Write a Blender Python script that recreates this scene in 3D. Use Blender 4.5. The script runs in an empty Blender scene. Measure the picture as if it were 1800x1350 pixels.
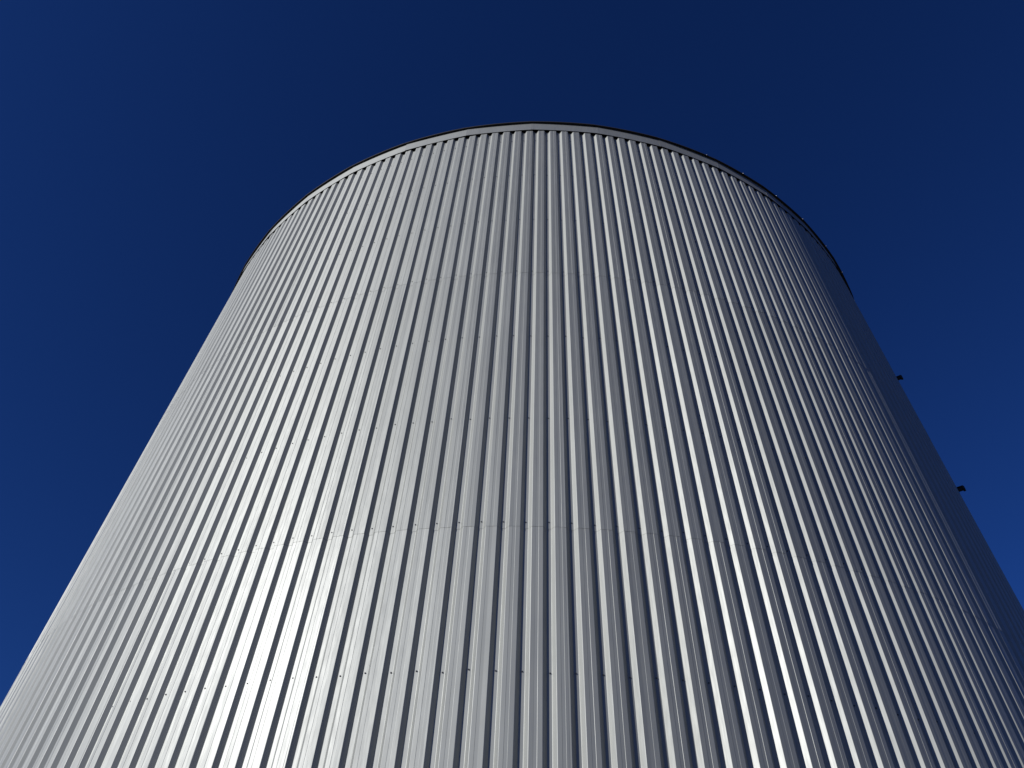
import bpy, bmesh, math, random
from mathutils import Vector, Matrix
random.seed(7)
R_ = math.radians
scene = bpy.context.scene
C = scene.collection

# ------------------------------------------------------------------ camera
CAM_Z = 1.6
PITCH, YAW, ROLL = R_(46.890), R_(-2.975), R_(2.940)
fw = Vector((math.sin(YAW)*math.cos(PITCH), math.cos(YAW)*math.cos(PITCH), math.sin(PITCH)))
rt = Vector((math.cos(YAW), -math.sin(YAW), 0))
up = rt.cross(fw)
r2 = rt*math.cos(ROLL) + up*math.sin(ROLL)
u2 = -rt*math.sin(ROLL) + up*math.cos(ROLL)
cd = bpy.data.cameras.new('camera')
cam = bpy.data.objects.new('camera', cd); C.objects.link(cam)
m = Matrix((r2, u2, -fw)).transposed().to_4x4(); m.translation = (0, 0, CAM_Z)
cam.matrix_world = m
cd.sensor_fit = 'HORIZONTAL'; cd.sensor_width = 36; cd.lens = 36*1222.2/1800
cd.clip_start = 0.1; cd.clip_end = 6000
scene.camera = cam

# ------------------------------------------------------------------ light
SUN_AZ, SUN_EL = -128.0, 21.5          # azimuth clockwise from +Y
az, el = R_(SUN_AZ), R_(SUN_EL)
sdir = Vector((math.sin(az)*math.cos(el), math.cos(az)*math.cos(el), math.sin(el)))
world = bpy.data.worlds.new('World'); scene.world = world; world.use_nodes = True
nt = world.node_tree; nt.nodes.clear()
wo = nt.nodes.new('ShaderNodeOutputWorld'); bg = nt.nodes.new('ShaderNodeBackground')
sky = nt.nodes.new('ShaderNodeTexSky'); sky.sky_type = 'NISHITA'; sky.sun_disc = False
sky.sun_elevation = el; sky.sun_rotation = az
sky.altitude = 1500; sky.air_density = 0.9; sky.dust_density = 0.8; sky.ozone_density = 5.0
tint = nt.nodes.new('ShaderNodeMix'); tint.data_type = 'RGBA'; tint.blend_type = 'MULTIPLY'
tint.inputs[0].default_value = 1.0; tint.inputs[7].default_value = (0.24, 0.51, 1.09, 1)
nt.links.new(sky.outputs[0], tint.inputs[6]); nt.links.new(tint.outputs[2], bg.inputs[0])
bg.inputs[1].default_value = 0.063
nt.links.new(bg.outputs[0], wo.inputs[0])
sl = bpy.data.lights.new('sun', 'SUN'); sl.energy = 4.9; sl.angle = R_(0.53); sl.color = (1.0, 0.975, 0.94)
sun = bpy.data.objects.new('sun', sl); C.objects.link(sun)
sun.rotation_euler = sdir.to_track_quat('Z', 'Y').to_euler(); sun.location = (-30, -30, 40)
scene.view_settings.view_transform = 'Standard'; scene.view_settings.look = 'None'
scene.view_settings.exposure = -0.2; scene.view_settings.gamma = 1.0

# ------------------------------------------------------------------ materials
def mat(name):
    mm = bpy.data.materials.new(name); mm.use_nodes = True
    return mm, mm.node_tree, mm.node_tree.nodes['Principled BSDF']

def metal_sheet(name, base, metallic, rough):
    mm, t, b = mat(name)
    N, L = t.nodes, t.links
    geo = N.new('ShaderNodeNewGeometry'); info = N.new('ShaderNodeObjectInfo')
    mp = N.new('ShaderNodeMapping'); mp.inputs['Scale'].default_value = (1, 1, 0.12)
    L.new(geo.outputs['Position'], mp.inputs['Vector'])
    n1 = N.new('ShaderNodeTexNoise'); n1.inputs['Scale'].default_value = 7.0; n1.inputs['Detail'].default_value = 5
    n2 = N.new('ShaderNodeTexNoise'); n2.inputs['Scale'].default_value = 60.0; n2.inputs['Detail'].default_value = 3
    for n in (n1, n2): L.new(mp.outputs[0], n.inputs['Vector'])
    # colour: batch difference from sheet to sheet, faint dust film
    r1 = N.new('ShaderNodeMapRange'); r1.inputs[3].default_value = 0.95; r1.inputs[4].default_value = 1.05
    L.new(info.outputs['Random'], r1.inputs[0])
    r2_ = N.new('ShaderNodeMapRange'); r2_.inputs[1].default_value = .3; r2_.inputs[2].default_value = .7
    r2_.inputs[3].default_value = 0.96; r2_.inputs[4].default_value = 1.03
    L.new(n1.outputs[0], r2_.inputs[0])
    mu = N.new('ShaderNodeMath'); mu.operation = 'MULTIPLY'
    L.new(r1.outputs[0], mu.inputs[0]); L.new(r2_.outputs[0], mu.inputs[1])
    mx = N.new('ShaderNodeVectorMath'); mx.operation = 'SCALE'; mx.inputs[0].default_value = base
    L.new(mu.outputs[0], mx.inputs['Scale']); L.new(mx.outputs[0], b.inputs['Base Color'])
    # roughness
    r3 = N.new('ShaderNodeMapRange'); r3.inputs[1].default_value = .3; r3.inputs[2].default_value = .7
    r3.inputs[3].default_value = rough - .03; r3.inputs[4].default_value = rough + .035
    L.new(n2.outputs[0], r3.inputs[0]); L.new(r3.outputs[0], b.inputs['Roughness'])
    b.inputs['Metallic'].default_value = metallic
    b.inputs['Coat Weight'].default_value = 0.22; b.inputs['Coat Roughness'].default_value = 0.33
    # gentle oil-canning of the thin sheet
    n3 = N.new('ShaderNodeTexNoise'); n3.inputs['Scale'].default_value = 2.6; n3.inputs['Detail'].default_value = 1
    mp3 = N.new('ShaderNodeMapping'); mp3.inputs['Scale'].default_value = (1, 1, 0.55)
    L.new(geo.outputs['Position'], mp3.inputs['Vector']); L.new(mp3.outputs[0], n3.inputs['Vector'])
    bp = N.new('ShaderNodeBump'); bp.inputs['Strength'].default_value = 1.0; bp.inputs['Distance'].default_value = 0.006
    L.new(n3.outputs[0], bp.inputs['Height']); L.new(bp.outputs[0], b.inputs['Normal'])
    return mm
M_sheet = metal_sheet('silver_coated_steel', (0.322, 0.332, 0.318), 0.84, 0.64)
M_fascia = metal_sheet('silver_flashing', (0.322, 0.332, 0.318), 0.84, 0.64)

def simple(name, col, rough, metallic=0, nscale=20, amt=.15):
    mm, t, b = mat(name); N, L = t.nodes, t.links
    n = N.new('ShaderNodeTexNoise'); n.inputs['Scale'].default_value = nscale; n.inputs['Detail'].default_value = 6
    g = N.new('ShaderNodeNewGeometry'); L.new(g.outputs['Position'], n.inputs['Vector'])
    r = N.new('ShaderNodeMapRange'); r.inputs[3].default_value = 1-amt; r.inputs[4].default_value = 1+amt
    L.new(n.outputs[0], r.inputs[0])
    v = N.new('ShaderNodeVectorMath'); v.operation = 'SCALE'; v.inputs[0].default_value = col
    L.new(r.outputs[0], v.inputs['Scale']); L.new(v.outputs[0], b.inputs['Base Color'])
    b.inputs['Roughness'].default_value = rough; b.inputs['Metallic'].default_value = metallic
    return mm
M_black = simple('black_rubber_edge', (0.012, 0.012, 0.013), 0.75)
M_core = simple('void_shade_insulation', (0.02, 0.02, 0.02), 0.95)  # near-black base colour paints in the shade of the voids under the fascia
M_screw = simple('screw_head', (0.10, 0.10, 0.105), 0.4, 0.6)
M_clip = simple('bright_clip', (0.75, 0.75, 0.75), 0.35, 0.5)
M_stub = simple('black_painted_steel', (0.008, 0.008, 0.009), 0.7)
M_conc = simple('plinth_concrete', (0.33, 0.32, 0.30), 0.9, 0, 4, .2)
M_ground = simple('pale_gravel_ground', (0.11, 0.105, 0.095), 0.95, 0, 9, .35)
M_roof = simple('roof_membrane', (0.06, 0.06, 0.065), 0.8)

def obj(name, verts, faces, material, parent=None):
    me = bpy.data.meshes.new(name); me.from_pydata(verts, [], faces); me.update()
    me.materials.append(material)
    o = bpy.data.objects.new(name, me); C.objects.link(o)
    if parent: o.parent = parent
    return o
def link_bm(name, bm, material, parent=None):
    bmesh.ops.recalc_face_normals(bm, faces=bm.faces)
    me = bpy.data.meshes.new(name); bm.to_mesh(me); bm.free(); me.materials.append(material)
    o = bpy.data.objects.new(name, me); C.objects.link(o)
    if parent: o.parent = parent
    return o

# ------------------------------------------------------------------ setting
nx = 40
gv, gf = [], []
for j in range(nx+1):
    for i in range(nx+1):
        x = (i/nx*2-1); y = (j/nx*2-1)
        X = math.copysign(abs(x)**3, x)*2500; Y = math.copysign(abs(y)**3, y)*2500
        gv.append((X, Y + 13, 0))
for j in range(nx):
    for i in range(nx):
        a = j*(nx+1)+i; gf.append((a, a+1, a+nx+2, a+nx+1))
g = obj('ground', gv, gf, M_ground); g['kind'] = 'structure'; g['label'] = 'pale gravel ground around the tower'

# ------------------------------------------------------------------ tower
CX, CY = 0.0, 13.0635
RT = 7.880                     # radius of the rib crests
N_RIB = 240; STEP = 2*math.pi/N_RIB
PHASE = R_(-5.074)             # centre of one valley
Zc = CAM_Z                     # heights below are given from the lens
tower = bpy.data.objects.new('silo_tower', None); C.objects.link(tower)
tower.location = (CX, CY, 0)
tower['label'] = 'round silver silo tower clad in ribbed metal sheets with black rim'
tower['category'] = 'tower'

def cyl(th, r, z):             # th = 0 faces the camera, positive to its right
    return (r*math.sin(th), -r*math.cos(th), z)

PM = 0.2063                    # rib pitch along the wall, metres
HD = 0.038
def rib_profile(tl, tr):
    """one pitch from valley centre to valley centre: (distance, height); tl/tr tilt the crest halves"""
    f0, f1 = 0.0195, 0.0520    # flank foot and head
    c0, c1 = 0.0520, 0.1543
    g0, g1 = 0.0865, 0.1160    # stiffening groove
    e = 0.0022
    s = HD/(f1-f0); k = e*0.72
    P = [(f0-e, 0), (f0-e*.1, .0006), (f0+k*.75, k*.75*s*1.0)]
    P += [(f1-k*.75, HD-k*.75*s), (f1+e*.1, HD-.0006), (f1+e, HD + tl*.5)]
    P += [(g0, HD - tl*.5), (g0+.0020, HD-.0012), (g1-.0020, HD-.0012), (g1, HD + tr*.5)]
    P += [(c1-e, HD - tr*.5), (c1-e*.1, HD-.0006), (c1+k*.75, HD-k*.75*s)]
    d0 = PM - f0
    P += [(d0-k*.75, k*.75*s), (d0+e*.1, .0006), (d0+e, 0)]
    return P
CREST = 0.1160                 # sheets lap over the crest, beside the groove

def make_sheet(i, z0, z1, top_tier):
    """five-rib sheet number i; lower edge stands proud over the sheet below"""
    base = PHASE + i*5*STEP
    pts = []
    for k in range(-1, 6):
        tl, tr = random.gauss(0, .001), random.gauss(0, .001)
        for d, h in rib_profile(tl, tr):
            s = k*PM + d
            if s < -PM + CREST + .001 or s > 4*PM + CREST + .024: continue
            if s < -PM + CREST + .034: h -= .0018
            pts.append((s, h))
    tail = 4*PM + CREST + .022
    pts = [q for q in pts if q[0] <= tail]
    pts = [(-PM+CREST+.002, HD-.0018)] + pts + [(tail, HD), (tail+.0002, HD-.0016)]
    dz = random.gauss(0, .0018); lean = random.gauss(0, .0005)
    proud = .0020
    V, F = [], []
    lev = [(z0+dz, proud-.0016), (z0+dz, proud), (z0+dz+.12, proud-.0002), ((z0+z1)/2, proud*.55+lean), (z1, 0.0)]
    n = len(pts)
    for z, off in lev:
        for s, h in pts:
            V.append(cyl(base + s/PM*STEP, RT - HD + h + off, z + Zc))
    for l in range(len(lev)-1):
        for a in range(n-1):
            F.append((l*n+a, l*n+a+1, (l+1)*n+a+1, (l+1)*n+a))
    return obj('cladding_sheet', V, F, M_sheet, tower)

TIERS = [(-1.30, -0.24), (-0.34, 3.78), (3.68, 7.80), (7.70, 12.203)]
for t, (z0, z1) in enumerate(TIERS):
    for i in range(48):
        make_sheet(i, z0, z1, t == 3)

# insulation core behind the cladding, closes the rib voids; coloured near black as their shade
def lathe(name, prof, material, parent, seg=168, closed=True, th0=0.0, th1=2*math.pi, rfun=None):
    V, F = [], []
    full = abs(th1-th0-2*math.pi) < 1e-6
    cnt = seg if full else seg+1
    for s in range(cnt):
        th = th0 + (th1-th0)*s/seg
        for r, z in prof:
            rr = r + (rfun(s/seg) if rfun else 0)
            V.append(cyl(th, rr, z))
    n = len(prof)
    for s in range(seg):
        s2 = (s+1) % cnt
        for k in range(n if closed else n-1):
            k2 = (k+1) % n
            F.append((s*n+k, s2*n+k, s2*n+k2, s*n+k2))
    if closed and not full:
        F.append(tuple(range(n))[::-1]); F.append(tuple((cnt-1)*n+k for k in range(n)))
    return obj(name, V, F, material, parent)
lathe('insulation_core', [(RT-.13, Zc-1.35), (RT-.13, Zc+12.42)], M_core, tower, 240, closed=False)
lathe('plinth', [(RT-.4, 0.0), (RT+.06, 0.0), (RT+.06, .24), (RT+.02, .28), (RT-.4, .28)], M_conc, tower)
lathe('roof', [(RT-.13, Zc+12.48), (4.0, Zc+12.95), (0.05, Zc+13.45)], M_roof, tower, closed=False)

# fascia flashing: short, slightly too straight lengths lapped at their ends
NF = 42; FS = 2*math.pi/NF; F0 = R_(-1.17)
FZ0, FZ1 = Zc+12.195, Zc+12.462
for k in range(NF):
    a0 = F0 + k*FS; a1 = a0 + FS + .035/RT
    kink = .012 + random.uniform(-.003, .004)
    jit = random.gauss(0, .0025)
    def rf(u, kink=kink): return .0085 + kink*(2*u-1)**2*.9 + .0016*(1-u)
    lathe('fascia_panel', [(RT, FZ0+jit), (RT+.0014, FZ0-.001+jit), (RT+.001, FZ1), (RT-.0004, FZ1)], M_fascia, tower, 6, True, a0, a1, rf)

# black rim overhanging the fascia
cap_prof = [(RT-.14, Zc+12.464), (RT+.040, Zc+12.464), (RT+.045, Zc+12.457), (RT+.051, Zc+12.462), (RT+.051, Zc+12.476), (RT+.043, Zc+12.484), (RT-.14, Zc+12.495)]
for k in range(NF):
    a0 = F0 + k*FS - .006; a1 = a0 + FS + .0005
    kk = random.uniform(.003, .007)
    lathe('rim_trim', cap_prof, M_black, tower, 6, True, a0, a1, lambda u, kk=kk: kk*(2*u-1)**2)

# ------------------------------------------------------------------ small fixings
def add_prism(V, F, c, n, t, b, r, h, sides, r2=None):
    """prism standing on c along n, with tangent t and bitangent b"""
    r2 = r if r2 is None else r2
    o = len(V)
    for k in range(sides):
        a = 2*math.pi*k/sides
        V.append(tuple(c + t*(r*math.cos(a)) + b*(r*math.sin(a))))
    for k in range(sides):
        a = 2*math.pi*k/sides
        V.append(tuple(c + n*h + t*(r2*math.cos(a)) + b*(r2*math.sin(a))))
    for k in range(sides):
        k2 = (k+1) % sides
        F.append((o+k, o+k2, o+sides+k2, o+sides+k))
    F.append(tuple(o+sides+k for k in range(sides)))
V, F = [], []
for z in [-1.0, -0.27, 1.04, 2.377, 3.751, 5.072, 6.433, 7.790, 9.135, 10.549, 11.85]:
    for k in range(N_RIB):
        th = PHASE + k*STEP + random.gauss(0, .0022)/RT
        n = Vector((math.sin(th), -math.cos(th), 0)); t = Vector((math.cos(th), math.sin(th), 0)); b = Vector((0, 0, 1))
        c = Vector(cyl(th, RT-HD+.001, Zc + z + random.gauss(0, .006)))
        add_prism(V, F, c, n, t, b, .0072, .0035, 8, .0066)
        add_prism(V, F, c + n*.0035, n, t, b, .0046, .0048, 6)
o = obj('fixing_screws', V, F, M_screw, tower); o['kind'] = 'stuff'
V, F = [], []
for k in range(24):
    th = R_(23.0) + k*2*math.pi/59 + random.gauss(0, .003)
    n = Vector((math.sin(th), -math.cos(th), 0)); t = Vector((math.cos(th), math.sin(th), 0)); b = Vector((0, 0, 1))
    c = Vector(cyl(th, RT+.049, Zc+12.472))
    add_prism(V, F, c, n, t, b, .009, .010, 6, .008)
o = obj('rim_clips', V, F, M_clip, tower); o['kind'] = 'stuff'

# ------------------------------------------------------------------ stubs on the right-hand side
def stub(th, z, label, ln):
    e = bpy.data.objects.new('wall_bracket', None); C.objects.link(e)
    r = RT - .004
    e.location = (CX + r*math.sin(th), CY - r*math.cos(th), Zc + z)
    e.rotation_euler = (0, 0, th)                   # local -Y points away from the wall
    e['label'] = label; e['category'] = 'bracket'; e['group'] = 'black brackets on the tower edge'
    def box(name, x0, x1, y0, y1, z0, z1, bev=.004):
        bm = bmesh.new(); bmesh.ops.create_cube(bm, size=1)
        for v in bm.verts:
            v.co = Vector(((x0+x1)/2 + v.co.x*(x1-x0), (y0+y1)/2 + v.co.y*(y1-y0), (z0+z1)/2 + v.co.z*(z1-z0)))
        bmesh.ops.bevel(bm, geom=bm.edges[:], offset=bev, segments=1, affect='EDGES')
        return link_bm(name, bm, M_stub, e)
    box('base_plate', -.05, .05, -.010, .0, -.06, .06, .003)
    box('arm', -.022, .022, -ln, -.008, -.022, .022)
    box('end_block', -.034, .034, -ln-.032, -ln+.002, -.032, .028)
    box('top_strap', -.03, .03, -ln-.024, -.008, .035, .043, .002)
    return e
stub(R_(55.0), 9.40, 'small black bracket jutting from the tower\'s right edge, upper one nearer the rim', .065)
stub(R_(55.0), 6.89, 'small black bracket jutting from the tower\'s right edge, lower one farther from rim', .075)
